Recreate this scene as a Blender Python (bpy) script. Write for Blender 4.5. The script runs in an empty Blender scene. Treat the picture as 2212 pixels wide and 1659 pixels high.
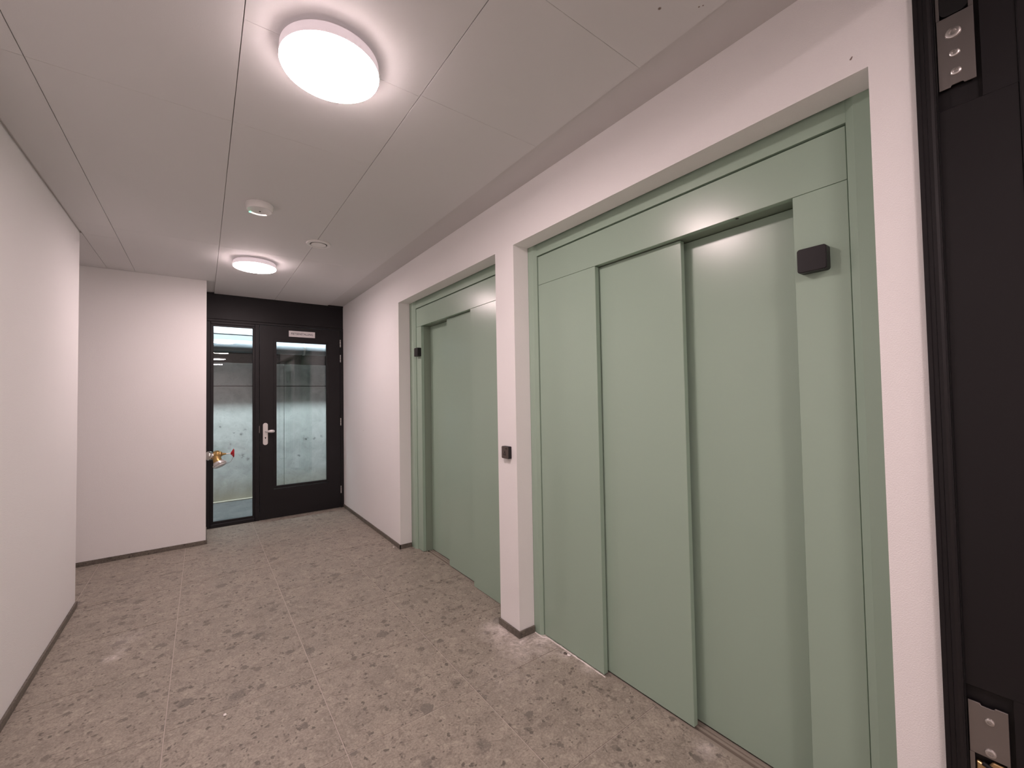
import bpy, bmesh, math, random
from mathutils import Vector, Matrix

random.seed(7)
SC = bpy.context.scene
COL = SC.collection
PI = math.pi

# ------------------------------------------------------------------ camera
CAMZ = 1.4202
cd = bpy.data.cameras.new('camera')
cam = bpy.data.objects.new('camera', cd)
COL.objects.link(cam)
SC.camera = cam
cd.sensor_fit = 'HORIZONTAL'
cd.sensor_width = 36.0
cd.lens = 36.0 * 902.4143 / 2212.0
cd.clip_start = 0.01
yaw, pitch, roll = 0.6377, 0.0283, -0.0171
f_ = Vector((math.sin(yaw) * math.cos(pitch), math.cos(yaw) * math.cos(pitch), math.sin(pitch)))
r0 = Vector((math.cos(yaw), -math.sin(yaw), 0))
u0 = r0.cross(f_)
r_ = r0 * math.cos(roll) + u0 * math.sin(roll)
u_ = -r0 * math.sin(roll) + u0 * math.cos(roll)
cam.matrix_world = Matrix(((r_.x, u_.x, -f_.x, 0.0), (r_.y, u_.y, -f_.y, 0.0),
                           (r_.z, u_.z, -f_.z, CAMZ), (0, 0, 0, 1)))

# ------------------------------------------------------------------ world, exposure, lamp strengths
w = bpy.data.worlds.new('world')
SC.world = w
w.use_nodes = True
w.node_tree.nodes['Background'].inputs[0].default_value = (0.02, 0.02, 0.022, 1)
w.node_tree.nodes['Background'].inputs[1].default_value = 0.0
vs = SC.view_settings
vs.view_transform = 'Standard'
vs.look = 'None'
vs.exposure = 0.0
vs.gamma = 1.0
vs.use_curve_mapping = False
LAMP_COL = (1.0, 0.785, 0.785)
LAMP_STR = 88.0
TUBE_COL = (0.88, 0.955, 1.0)
TUBE_STR = 250.0
SC.cycles.max_bounces = 14
SC.cycles.diffuse_bounces = 8
SC.cycles.glossy_bounces = 5
SC.cycles.transparent_max_bounces = 12
SC.cycles.sample_clamp_indirect = 8.0

# ------------------------------------------------------------------ dimensions (metres)
ZC = 2.6357           # underside of the ceiling panels
GAP = 0.0125          # panels hang this far below the ceiling board
XR = 1.5              # face of the right wall
YB = 5.774            # plane of the black door
XL = -0.7085          # face of the left wall
YLC = 4.192           # where the left wall ends
YBK = 5.2009          # face of the wall block beside the door
XBK = 0.0295          # its right edge
YP1, YP2 = 2.1824, 1.9899   # pier between the lifts
YO1 = 3.8265          # far edge of the far lift opening
YO2 = 0.3183          # near edge of the near lift opening
ZT = 2.3283           # top of both openings
XV = 1.612            # back of the reveals
YN = 0.2232           # the right wall ends at the entry door frame
ZH = 2.51             # entry door head


# ------------------------------------------------------------------ materials
def new_mat(name):
    m = bpy.data.materials.new(name)
    m.use_nodes = True
    nt = m.node_tree
    return m, nt, nt.nodes, nt.links, nt.nodes['Principled BSDF']


def plain(name, col, rough=0.5, metal=0.0, spec=0.5, bump=0.0, bscale=200.0, coat=0.0):
    m, nt, N, L, b = new_mat(name)
    b.inputs['Base Color'].default_value = (*col, 1)
    b.inputs['Roughness'].default_value = rough
    b.inputs['Metallic'].default_value = metal
    b.inputs['Specular IOR Level'].default_value = spec
    b.inputs['Coat Weight'].default_value = coat
    tc = N.new('ShaderNodeTexCoord')
    ns = N.new('ShaderNodeTexNoise')
    ns.inputs['Scale'].default_value = bscale
    ns.inputs['Detail'].default_value = 3
    L.new(tc.outputs['Object'], ns.inputs['Vector'])
    # a faint unevenness in the gloss, as on any painted or rolled sheet
    mr = N.new('ShaderNodeMapRange')
    mr.inputs['To Min'].default_value = max(0.02, rough - 0.04)
    mr.inputs['To Max'].default_value = min(1.0, rough + 0.04)
    L.new(ns.outputs['Fac'], mr.inputs['Value'])
    L.new(mr.outputs['Result'], b.inputs['Roughness'])
    if bump:
        bp = N.new('ShaderNodeBump')
        bp.inputs['Strength'].default_value = bump
        bp.inputs['Distance'].default_value = 0.002
        L.new(ns.outputs['Fac'], bp.inputs['Height'])
        L.new(bp.outputs['Normal'], b.inputs['Normal'])
    return m


def near_point(N, L, pos, p, r0, r1):
    """1 inside r0 of world point p, falling to 0 at r1"""
    d = N.new('ShaderNodeVectorMath')
    d.operation = 'DISTANCE'
    L.new(pos, d.inputs[0])
    d.inputs[1].default_value = p
    mr = N.new('ShaderNodeMapRange')
    mr.inputs['From Min'].default_value = r0
    mr.inputs['From Max'].default_value = r1
    mr.inputs['To Min'].default_value = 1
    mr.inputs['To Max'].default_value = 0
    L.new(d.outputs['Value'], mr.inputs['Value'])
    return mr.outputs['Result']


def math_(N, L, op, a, b=None, clamp=False):
    m = N.new('ShaderNodeMath')
    m.operation = op
    m.use_clamp = clamp
    for i, v in enumerate((a, b)):
        if v is None:
            continue
        if isinstance(v, (int, float)):
            m.inputs[i].default_value = v
        else:
            L.new(v, m.inputs[i])
    return m.outputs[0]


def mix_(N, L, fac, a, b):
    m = N.new('ShaderNodeMix')
    m.data_type = 'RGBA'
    m.clamp_factor = True
    if isinstance(fac, (int, float)):
        m.inputs['Factor'].default_value = fac
    else:
        L.new(fac, m.inputs['Factor'])
    for k, v in (('A', a), ('B', b)):
        s = [i for i in m.inputs if i.name == k and i.type == 'RGBA'][0]
        if isinstance(v, tuple):
            s.default_value = (*v, 1)
        else:
            L.new(v, s)
    return [o for o in m.outputs if o.type == 'RGBA'][0]


def ramp_(N, L, fac, stops):
    r = N.new('ShaderNodeValToRGB')
    L.new(fac, r.inputs[0])
    e = r.color_ramp.elements
    while len(e) < len(stops):
        e.new(0.5)
    for el, (p, c) in zip(e, stops):
        el.position = p
        el.color = (*c, 1) if isinstance(c, tuple) else (c, c, c, 1)
    return r.outputs[0]


def noise_(N, L, vec, scale, detail=4, rough=0.55, dist=0.0):
    n = N.new('ShaderNodeTexNoise')
    n.inputs['Scale'].default_value = scale
    n.inputs['Detail'].default_value = detail
    n.inputs['Roughness'].default_value = rough
    n.inputs['Distortion'].default_value = dist
    L.new(vec, n.inputs['Vector'])
    return n


def wall_paint(name, col, bump, spots=(), scale=290.0):
    """rough sprayed wall paint: fine granular relief; spots are scuffs (point, radius)"""
    m, nt, N, L, b = new_mat(name)
    geo = N.new('ShaderNodeNewGeometry')
    pos = geo.outputs['Position']
    n1 = noise_(N, L, pos, scale, 4, 0.6)
    n2 = noise_(N, L, pos, 1.7, 3, 0.5)
    c = mix_(N, L, n2.outputs['Fac'], tuple(v * 0.985 for v in col), tuple(min(1, v * 1.015) for v in col))
    for p, r in spots:
        c = mix_(N, L, near_point(N, L, pos, p, r * 0.5, r), c, (0.22, 0.17, 0.15))
    L.new(c, b.inputs['Base Color'])
    b.inputs['Roughness'].default_value = 0.75
    b.inputs['Specular IOR Level'].default_value = 0.25
    bp = N.new('ShaderNodeBump')
    bp.inputs['Strength'].default_value = bump
    bp.inputs['Distance'].default_value = 0.0035
    L.new(n1.outputs['Fac'], bp.inputs['Height'])
    L.new(bp.outputs['Normal'], b.inputs['Normal'])
    return m


def stone(name, k=1.0, dust=True):
    """grey-brown conglomerate stone: dark and pale fragments in a fine matrix"""
    m, nt, N, L, b = new_mat(name)
    tc = N.new('ShaderNodeTexCoord')
    oi = N.new('ShaderNodeObjectInfo')
    geo = N.new('ShaderNodeNewGeometry')
    off = N.new('ShaderNodeVectorMath')
    off.operation = 'MULTIPLY_ADD'
    L.new(oi.outputs['Random'], off.inputs[0])
    off.inputs[1].default_value = (37.0, 53.0, 0.0)
    L.new(tc.outputs['Object'], off.inputs[2])
    v0 = off.outputs[0]
    nd = noise_(N, L, v0, 14, 4, 0.6)
    w1 = N.new('ShaderNodeVectorMath')
    w1.operation = 'MULTIPLY_ADD'
    L.new(nd.outputs['Color'], w1.inputs[0])
    w1.inputs[1].default_value = (0.055, 0.055, 0.0)
    L.new(v0, w1.inputs[2])
    v = w1.outputs[0]
    S = lambda r, g, bl: (r * k, g * k * 1.065, bl * k * 1.03)
    # matrix
    fine = noise_(N, L, v0, 110, 5, 0.70)
    broad = noise_(N, L, v, 6.0, 5, 0.62, 0.8)
    mid = noise_(N, L, v, 21, 6, 0.70, 1.2)
    c = ramp_(N, L, broad.outputs['Fac'], [(0.28, S(.205, .171, .149)), (0.50, S(.250, .208, .180)), (0.72, S(.292, .244, .210))])
    c = mix_(N, L, math_(N, L, 'MULTIPLY', ramp_(N, L, mid.outputs['Fac'], [(0.53, 0.0), (0.63, 1.0)]), 0.70), c, S(.150, .125, .110))
    c = mix_(N, L, math_(N, L, 'MULTIPLY', ramp_(N, L, mid.outputs['Fac'], [(0.34, 1.0), (0.46, 0.0)]), 0.60), c, S(.340, .288, .248))
    # fragments of several sizes, each stone with its own tone and a ragged rim
    for sc, thr, dark, amt, e0, e1 in ((10.0, 0.86, S(.140, .119, .106), 0.90, 0.33, 0.40), (19.0, 0.83, S(.128, .108, .096), 0.90, 0.32, 0.40),
                                       (38.0, 0.84, S(.092, .076, .068), 0.92, 0.30, 0.42), (75.0, 0.84, S(.080, .065, .058), 0.85, 0.24, 0.44)):
        vo = N.new('ShaderNodeTexVoronoi')
        vo.inputs['Scale'].default_value = sc
        L.new(v, vo.inputs['Vector'])
        sep = N.new('ShaderNodeSeparateColor')
        L.new(vo.outputs['Color'], sep.inputs[0])
        cell = ramp_(N, L, sep.outputs[0], [(thr, 0.0), (min(0.99, thr + 0.09), 1.0)])
        rim = math_(N, L, 'ADD', vo.outputs['Distance'], math_(N, L, 'MULTIPLY', math_(N, L, 'SUBTRACT', fine.outputs['Fac'], 0.5), 0.45))
        core = ramp_(N, L, rim, [(e0, 1.0), (e1, 0.0)])
        fac = math_(N, L, 'MULTIPLY', math_(N, L, 'MULTIPLY', cell, core), amt)
        c = mix_(N, L, fac, c, dark)
    # pale chips
    vo = N.new('ShaderNodeTexVoronoi')
    vo.inputs['Scale'].default_value = 34.0
    L.new(v, vo.inputs['Vector'])
    sep = N.new('ShaderNodeSeparateColor')
    L.new(vo.outputs['Color'], sep.inputs[0])
    fac = math_(N, L, 'MULTIPLY', math_(N, L, 'GREATER_THAN', sep.outputs[1], 0.88),
                ramp_(N, L, vo.outputs['Distance'], [(0.2, 0.7), (0.5, 0.0)]))
    c = mix_(N, L, fac, c, S(.345, .290, .250))
    # fine grain
    c = mix_(N, L, math_(N, L, 'MULTIPLY', ramp_(N, L, fine.outputs['Fac'], [(0.40, 1.0), (0.52, 0.0)]), 0.44), c, S(.125, .103, .090))
    c = mix_(N, L, math_(N, L, 'MULTIPLY', ramp_(N, L, fine.outputs['Fac'], [(0.54, 0.0), (0.68, 1.0)]), 0.50), c, S(.36, .305, .26))
    rough = 0.52
    if dust:
        # plaster dust trodden in beside the pier, smears by the left wall
        pos = geo.outputs['Position']
        dn = noise_(N, L, pos, 11, 6, 0.72, 1.4)
        dn2 = noise_(N, L, pos, 60, 4, 0.7)
        streak = math_(N, L, 'MULTIPLY', ramp_(N, L, dn.outputs['Fac'], [(0.34, 0.0), (0.58, 1.0)]),
                       ramp_(N, L, dn2.outputs['Fac'], [(0.30, 0.35), (0.62, 1.0)]))
        tot = None
        for p, a0, a1, amt in (((1.47, 2.12, 0), 0.01, 0.17, 1.1), ((1.50, 1.93, 0), 0.02, 0.22, 0.95), ((1.60, 1.90, 0), 0.03, 0.20, 1.1),
                               ((1.63, 1.72, 0), 0.0, 0.11, 0.9), ((1.635, 1.56, 0), 0.0, 0.09, 0.7),
                               ((1.62, 0.92, 0), 0.0, 0.07, 0.6),
                               ((-0.395, 3.245, 0), 0.0, 0.06, 0.95), ((-0.37, 3.31, 0), 0.0, 0.05, 0.6), ((-0.36, 3.45, 0), 0.0, 0.11, 0.3), ((1.30, 1.75, 0), 0.0, 0.3, 0.16)):
            q = math_(N, L, 'MULTIPLY', near_point(N, L, pos, p, a0, a1), amt)
            tot = q if tot is None else math_(N, L, 'MAXIMUM', tot, q)
        c = mix_(N, L, math_(N, L, 'MULTIPLY', tot, streak, True), c, (.78, .72, .68))
    L.new(c, b.inputs['Base Color'])
    b.inputs['Roughness'].default_value = rough
    b.inputs['Specular IOR Level'].default_value = 0.35
    bp = N.new('ShaderNodeBump')
    bp.inputs['Strength'].default_value = 0.12
    bp.inputs['Distance'].default_value = 0.001
    L.new(fine.outputs['Fac'], bp.inputs['Height'])
    L.new(bp.outputs['Normal'], b.inputs['Normal'])
    return m


def concrete(name, dirty=True):
    m, nt, N, L, b = new_mat(name)
    geo = N.new('ShaderNodeNewGeometry')
    pos = geo.outputs['Position']
    n1 = noise_(N, L, pos, 5, 6, 0.65, 0.5)
    n2 = noise_(N, L, pos, 42, 5, 0.7)
    n3 = noise_(N, L, pos, 12, 5, 0.75, 2.0)
    lo_, hi_ = ((.36, .37, .355), (.55, .56, .54)) if dirty else ((.06, .064, .066), (.10, .104, .106))
    c = ramp_(N, L, n1.outputs['Fac'], [(0.3, lo_), (0.7, hi_)])
    c = mix_(N, L, math_(N, L, 'MULTIPLY', ramp_(N, L, n2.outputs['Fac'], [(0.55, 0.0), (0.72, 1.0)]), 0.35), c, (.18, .185, .18))
    c = mix_(N, L, math_(N, L, 'MULTIPLY', ramp_(N, L, n3.outputs['Fac'], [(0.62, 0.0), (0.70, 1.0)]), 0.6), c, (.14, .145, .14))
    if dirty:
        sp = N.new('ShaderNodeSeparateXYZ')
        L.new(pos, sp.inputs[0])
        z = math_(N, L, 'ADD', sp.outputs[2], math_(N, L, 'MULTIPLY', n3.outputs['Fac'], 0.25))
        low = N.new('ShaderNodeMapRange')
        low.inputs['From Min'].default_value = 0.16
        low.inputs['From Max'].default_value = 0.50
        low.inputs['To Min'].default_value = 1.0
        low.inputs['To Max'].default_value = 0.0
        L.new(z, low.inputs['Value'])
        c = mix_(N, L, math_(N, L, 'MULTIPLY', low.outputs['Result'], 0.6), c, (.27, .22, .13))
        # grazes and rough patches on the formed face, each with its own outline
        for p, r in (((0.45, 7.2, 0.93), .03), ((0.36, 7.2, 0.96), .018), ((0.46, 7.2, 0.62), .045), ((0.53, 7.2, 0.57), .03),
                     ((1.30, 7.2, 0.80), .05), ((1.42, 7.2, 0.80), .03), ((1.53, 7.2, 0.83), .03), ((1.2, 7.2, 0.55), .035),
                     ((0.33, 7.2, 0.80), .02), ((0.50, 7.2, 0.99), .025), ((0.2, 7.2, 1.05), .02)):
            q = math_(N, L, 'MULTIPLY', near_point(N, L, pos, p, 0.0, r), ramp_(N, L, n2.outputs['Fac'], [(0.42, 0.0), (0.55, 1.0)]))
            c = mix_(N, L, q, c, (.06, .065, .06))
    L.new(c, b.inputs['Base Color'])
    b.inputs['Roughness'].default_value = 0.85
    b.inputs['Specular IOR Level'].default_value = 0.2
    bp = N.new('ShaderNodeBump')
    bp.inputs['Strength'].default_value = 0.35
    bp.inputs['Distance'].default_value = 0.004
    L.new(n2.outputs['Fac'], bp.inputs['Height'])
    L.new(bp.outputs['Normal'], b.inputs['Normal'])
    return m


def glow(name, col, strength, base=(0.9, 0.9, 0.9)):
    m, nt, N, L, b = new_mat(name)
    b.inputs['Base Color'].default_value = (*base, 1)
    b.inputs['Roughness'].default_value = 0.4
    b.inputs['Emission Color'].default_value = (*col, 1)
    b.inputs['Emission Strength'].default_value = strength
    return m


def glass(name):
    m, nt, N, L, b = new_mat(name)
    N.remove(b)
    out = N['Material Output']
    tr = N.new('ShaderNodeBsdfTransparent')
    tr.inputs[0].default_value = (0.95, 0.975, 0.975, 1)
    gl = N.new('ShaderNodeBsdfGlossy')
    gl.inputs['Roughness'].default_value = 0.0
    gl.inputs[0].default_value = (1, 1, 1, 1)
    lw = N.new('ShaderNodeLayerWeight')
    lw.inputs['Blend'].default_value = 0.5
    p5 = math_(N, L, 'POWER', lw.outputs['Facing'], 5.0)
    fr = math_(N, L, 'ADD', math_(N, L, 'MULTIPLY', p5, 0.965), 0.030)
    mx = N.new('ShaderNodeMixShader')
    L.new(fr, mx.inputs[0])
    L.new(tr.outputs[0], mx.inputs[1])
    L.new(gl.outputs[0], mx.inputs[2])
    L.new(mx.outputs[0], out.inputs['Surface'])
    return m


M = {}
M['wall'] = wall_paint('white_wall_paint', (.86, .855, .85), 0.45,
                       [((1.5, 0.356, 2.374), 0.0034), ((1.5, 0.3545, 2.3762), 0.0030), ((1.5, 0.353, 2.3785), 0.0024), ((1.5, 4.934, 1.047), 0.006)])
M['ceiling'] = wall_paint('white_ceiling_board', (.655, .655, .655), 0.09,
                          [((1.157, 0.744, 2.6357), 0.0065), ((1.254, 0.668, 2.6357), 0.0035), ((1.260, 0.658, 2.6357), 0.003)], 260.0)
M['margin'] = wall_paint('painted_ceiling_margin', (.60, .595, .59), 0.12)
M['stone'] = stone('conglomerate_stone', 1.30)
M['skirt'] = stone('dark_stone_skirting', 0.62, False)
M['grout'] = plain('pale_grout', (.48, .425, .38), 0.85, spec=0.2, bump=0.2)
M['green'] = plain('sage_green_enamel', (.325, .438, .350), 0.25, spec=0.5, bump=0.02, bscale=320)
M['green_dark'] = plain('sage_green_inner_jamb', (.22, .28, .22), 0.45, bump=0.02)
M['black'] = plain('black_lacquer', (.0085, .0075, .0085), 0.45, spec=0.32, bump=0.02)
M['rubber'] = plain('black_rubber_seal', (.006, .006, .006), 0.6, spec=0.3)
M['blackplastic'] = plain('matt_black_plastic', (.010, .009, .010), 0.38, spec=0.35)
M['brownmetal'] = plain('bronze_brown_metal', (.14, .115, .105), 0.35, 0.6)
M['darkmark'] = plain('engraved_dark_mark', (.010, .009, .008), 0.6)
M['steel'] = plain('brushed_steel', (.56, .54, .52), 0.32, 0.9)
M['chrome'] = plain('worn_chrome', (.62, .60, .57), 0.16, 0.95)
M['dullsteel'] = plain('dull_steel_plate', (.27, .25, .24), 0.36, 0.85, bump=0.06)
M['satin'] = plain('satin_aluminium', (.75, .73, .72), 0.38, 0.55)
M['whitemetal'] = plain('white_enamel', (.82, .80, .80), 0.35)
M['whiteplastic'] = plain('white_plastic', (.80, .79, .78), 0.35)
M['brass'] = plain('cast_brass', (.50, .33, .13), 0.34, 0.75, bump=0.08)
M['gold'] = plain('gilded_hinge_body', (.55, .38, .19), 0.35, 0.8)
M['red'] = plain('red_handwheel_enamel', (.42, .006, .016), 0.35)
M['sign'] = plain('white_sign_plate', (.80, .77, .77), 0.5)
M['ink'] = plain('grey_sign_ink', (.10, .09, .12), 0.6)
M['sill'] = plain('dusty_sill_metal', (.33, .29, .245), 0.55, 0.15, bump=0.1)
M['plaster'] = plain('white_plaster', (.82, .78, .75), 0.9, spec=0.1, bump=0.4, bscale=90)
M['concrete'] = concrete('fair_faced_concrete')
M['concrete2'] = concrete('grey_concrete_floor', False)
M['foam'] = wall_paint('speckled_soffit_board', (.135, .148, .160), 1.0, (), 60.0)
M['greyboard'] = plain('smooth_grey_board', (.24, .25, .26), 0.7, spec=0.2)
M['duct'] = plain('galvanised_duct', (.115, .128, .142), 0.42, 0.0)
M['glass'] = glass('clear_window_glass')
M['lamp'] = glow('lamp_diffuser', LAMP_COL, LAMP_STR)
M['lamprim'] = glow('translucent_lamp_rim', (1.0, 0.80, 0.86), 0.40, (.8, .75, .77))
M['tube'] = glow('cool_white_tube', TUBE_COL, TUBE_STR)
M['led'] = glow('green_led', (0.12, 1.0, 0.55), 3.0)
M['strip'] = glow('white_light_guide', (1.0, 0.93, 0.92), 2.2)


# ------------------------------------------------------------------ mesh helpers
def BM():
    return bmesh.new()


def box(bm, x0, x1, y0, y1, z0, z1, bevel=0.0, seg=1):
    x0, x1 = min(x0, x1), max(x0, x1)
    y0, y1 = min(y0, y1), max(y0, y1)
    z0, z1 = min(z0, z1), max(z0, z1)
    m = Matrix.Translation(((x0 + x1) / 2, (y0 + y1) / 2, (z0 + z1) / 2)) @ Matrix.Diagonal((x1 - x0, y1 - y0, z1 - z0, 1))
    r = bmesh.ops.create_cube(bm, size=1.0, matrix=m)
    if bevel:
        es = list({e for v in r['verts'] for e in v.link_edges})
        bmesh.ops.bevel(bm, geom=es, offset=bevel, segments=seg, affect='EDGES', profile=0.5)
    return bm


def prism(bm, poly, axis, a, b, bevel=0.0):
    """poly: list of 2D points in the two other axes (in xyz order), extruded along axis from a to b"""
    def P(u, v, t):
        return {0: (t, u, v), 1: (u, t, v), 2: (u, v, t)}[axis]
    va = [bm.verts.new(P(u, v, a)) for u, v in poly]
    vb = [bm.verts.new(P(u, v, b)) for u, v in poly]
    n = len(poly)
    fs = [bm.faces.new(va), bm.faces.new(list(reversed(vb)))]
    for i in range(n):
        fs.append(bm.faces.new((va[i], vb[i], vb[(i + 1) % n], va[(i + 1) % n])))
    bmesh.ops.recalc_face_normals(bm, faces=fs)
    if bevel:
        es = list({e for f in fs for e in f.edges})
        bmesh.ops.bevel(bm, geom=es, offset=bevel, segments=1, affect='EDGES')
    return bm


def frame_of(d):
    d = Vector(d).normalized()
    up = Vector((0, 0, 1)) if abs(d.z) < 0.9 else Vector((0, 1, 0))
    x = up.cross(d).normalized()
    y = d.cross(x)
    return x, y, d


def lathe(bm, prof, origin, axis=(0, 0, 1), seg=48):
    """prof: list of (radius, distance along axis)"""
    X, Y, D = frame_of(axis)
    O = Vector(origin)
    rings = []
    for r, h in prof:
        if r < 1e-6:
            rings.append([bm.verts.new(O + D * h)])
        else:
            rings.append([bm.verts.new(O + D * h + X * (r * math.cos(2 * PI * i / seg)) + Y * (r * math.sin(2 * PI * i / seg)))
                          for i in range(seg)])
    fs = []
    for A, B in zip(rings, rings[1:]):
        if len(A) == 1 and len(B) == 1:
            continue
        for i in range(seg):
            j = (i + 1) % seg
            if len(A) == 1:
                fs.append(bm.faces.new((A[0], B[i], B[j])))
            elif len(B) == 1:
                fs.append(bm.faces.new((A[i], B[0], A[j])))
            else:
                fs.append(bm.faces.new((A[i], B[i], B[j], A[j])))
    if len(rings[0]) > 1 and (abs(prof[0][0] - prof[-1][0]) > 1e-6 or abs(prof[0][1] - prof[-1][1]) > 1e-6):
        fs.append(bm.faces.new(rings[0]))
    if len(rings[-1]) > 1 and (abs(prof[0][0] - prof[-1][0]) > 1e-6 or abs(prof[0][1] - prof[-1][1]) > 1e-6):
        fs.append(bm.faces.new(rings[-1]))
    bmesh.ops.recalc_face_normals(bm, faces=fs)
    return bm


def tube(bm, pts, radii, seg=12, cap=True):
    pts = [Vector(p) for p in pts]
    if isinstance(radii, (int, float)):
        radii = [radii] * len(pts)
    rings = []
    px = None
    for i, p in enumerate(pts):
        d = (pts[min(i + 1, len(pts) - 1)] - pts[max(i - 1, 0)]).normalized()
        if px is None:
            px, py, _ = frame_of(d)
        else:
            px = (px - d * px.dot(d)).normalized()
            py = d.cross(px)
        rings.append([bm.verts.new(p + px * (radii[i] * math.cos(2 * PI * k / seg)) + py * (radii[i] * math.sin(2 * PI * k / seg)))
                      for k in range(seg)])
    fs = []
    for A, B in zip(rings, rings[1:]):
        for i in range(seg):
            j = (i + 1) % seg
            fs.append(bm.faces.new((A[i], B[i], B[j], A[j])))
    if cap:
        fs.append(bm.faces.new(rings[0]))
        fs.append(bm.faces.new(rings[-1]))
    bmesh.ops.recalc_face_normals(bm, faces=fs)
    return bm


def rounded(w, h, r, n=6):
    """outline of a rounded rectangle centred on 0"""
    pts = []
    for cx, cy, a0 in ((w / 2 - r, h / 2 - r, 0), (-w / 2 + r, h / 2 - r, 90), (-w / 2 + r, -h / 2 + r, 180), (w / 2 - r, -h / 2 + r, 270)):
        for i in range(n + 1):
            a = math.radians(a0 + 90 * i / n)
            pts.append((cx + r * math.cos(a), cy + r * math.sin(a)))
    return pts


LOC = {}          # world position of every object made here


def obj(name, bm, mat, parent=None, smooth=False, origin=None):
    """link one bmesh (built in world coordinates) as one mesh object with its origin at its base"""
    me = bpy.data.meshes.new(name)
    bm.normal_update()
    bm.to_mesh(me)
    bm.free()
    return obj_me(name, me, mat, parent, smooth, origin)


def obj_me(name, me, mat, parent=None, smooth=False, origin=None):
    xs = [v.co for v in me.vertices]
    if origin is None:
        lo = [min(v[i] for v in xs) for i in range(3)]
        hi = [max(v[i] for v in xs) for i in range(3)]
        origin = Vector(((lo[0] + hi[0]) / 2, (lo[1] + hi[1]) / 2, lo[2]))
    origin = Vector(origin)
    me.transform(Matrix.Translation(-origin))
    me.materials.clear()
    me.materials.append(mat)
    if smooth:
        me.polygons.foreach_set('use_smooth', [True] * len(me.polygons))
        try:
            me.set_sharp_from_angle(angle=math.radians(35))
        except Exception:
            pass
    o = bpy.data.objects.new(name, me)
    COL.objects.link(o)
    put(o, origin, parent)
    return o


def put(o, world, parent):
    world = Vector(world)
    LOC[o.name] = world
    if parent:
        o.parent = parent
        o.location = world - LOC[parent.name]
    else:
        o.location = world


def thing(name, label, cat, loc, group=None):
    o = bpy.data.objects.new(name, None)
    o.empty_display_size = 0.1
    COL.objects.link(o)
    put(o, loc, None)
    return tag(o, label, cat, group)


def tag(o, label, cat, group=None):
    o['label'] = label
    o['category'] = cat
    if group:
        o['group'] = group
    return o


def struct(o, label=None):
    o['kind'] = 'structure'
    if label:
        o['label'] = label
    return o


def empty_struct(name, loc, label=None):
    o = bpy.data.objects.new(name, None)
    o.empty_display_size = 0.1
    COL.objects.link(o)
    put(o, loc, None)
    return struct(o, label)


def dup(root, loc):
    """copy of a thing, its parts and sub-parts"""
    def cp(o, par):
        c = o.copy()
        COL.objects.link(c)
        if par:
            c.parent = par
            LOC[c.name] = LOC[par.name] + Vector(o.location)
        for ch in list(o.children):
            cp(ch, c)
        return c
    kids = [o for o in root.children]
    r = root.copy()
    COL.objects.link(r)
    r.location = loc
    LOC[r.name] = Vector(loc)
    for ch in kids:
        cp(ch, r)
    return r


# ================================================================== STRUCTURE
# ---- floor: grout bed and one object per tile
b = BM()
box(b, -2.3, 1.664, -6.0, 5.90, -0.08, -0.0022)
floor = struct(obj('floor', b, M['grout'], origin=(0, 2.5, -0.08)), 'grey-brown conglomerate stone tile floor with pale grout joints')
TX, TY = 0.597, 0.5935
tile_cache = {}


def tile(x0, x1, y0, y1):
    g = 0.0021
    w_, h_ = x1 - x0 - 2 * g, y1 - y0 - 2 * g
    key = (round(w_, 3), round(h_, 3))
    if key not in tile_cache:
        bm = BM()
        box(bm, -w_ / 2, w_ / 2, -h_ / 2, h_ / 2, -0.0022, 0.0, 0.0008)
        me = bpy.data.meshes.new('floor_tile')
        bm.to_mesh(me)
        bm.free()
        me.materials.append(M['stone'])
        tile_cache[key] = me
    o = bpy.data.objects.new('floor_tile', tile_cache[key])
    COL.objects.link(o)
    put(o, ((x0 + x1) / 2, (y0 + y1) / 2, 0.0), floor)


xs_ = [0.469 + TX * i for i in range(-5, 3)]
ys_ = [1.1875 + TY * j for j in range(-5, 9)]
XT = 1.664            # the stone runs into the recesses up to the lift sills


def edge_tile(x0, y0, y1):
    """tile of the last column: its right edge follows the wall face and the recesses"""
    g = 0.0021
    cuts = sorted({y0 + g, y1 - g} | {c for c in (YO2 + 0.0008, YP2 - 0.0008, YP1 + 0.0008, YO1 - 0.0008) if y0 + g < c < y1 - g})
    right = []
    for a, c in zip(cuts, cuts[1:]):
        m = (a + c) / 2
        x = XT if (YO2 < m < YP2 or YP1 < m < YO1) else XR - 0.0006
        right += [(x, a), (x, c)]
    poly = [(x0 + g, y0 + g)] + right + [(x0 + g, y1 - g)]
    clean = []
    for p in poly:
        if not clean or (abs(p[0] - clean[-1][0]) + abs(p[1] - clean[-1][1])) > 1e-5:
            clean.append(p)
    bm = BM()
    prism(bm, clean, 2, -0.0022, 0.0)
    me = bpy.data.meshes.new('floor_tile')
    c0 = Vector(((x0 + XR) / 2, (y0 + y1) / 2, 0.0))
    bm.to_mesh(me)
    bm.free()
    me.transform(Matrix.Translation(-c0))
    me.materials.append(M['stone'])
    o = bpy.data.objects.new('floor_tile', me)
    COL.objects.link(o)
    put(o, c0, floor)


def regions(xa, xb, ya, yb):
    """cut one tile rectangle by the plan of the floor"""
    def clip(X0, X1, Y0, Y1):
        a, c, d, e = max(xa, X0), min(xb, X1), max(ya, Y0), min(yb, Y1)
        if c - a > 0.012 and e - d > 0.012:
            tile(a, c, d, e)
    clip(XL + 0.001, XR, -1.8, YLC)
    clip(-2.0, XR, YLC, YBK)
    clip(XBK, XR, YBK, YB + 0.03)


for j in range(len(ys_) - 1):
    for i in range(len(xs_) - 2):
        regions(xs_[i], xs_[i + 1], ys_[j], ys_[j + 1])
    edge_tile(xs_[-2], ys_[j], min(ys_[j + 1], YB + 0.03))

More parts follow.
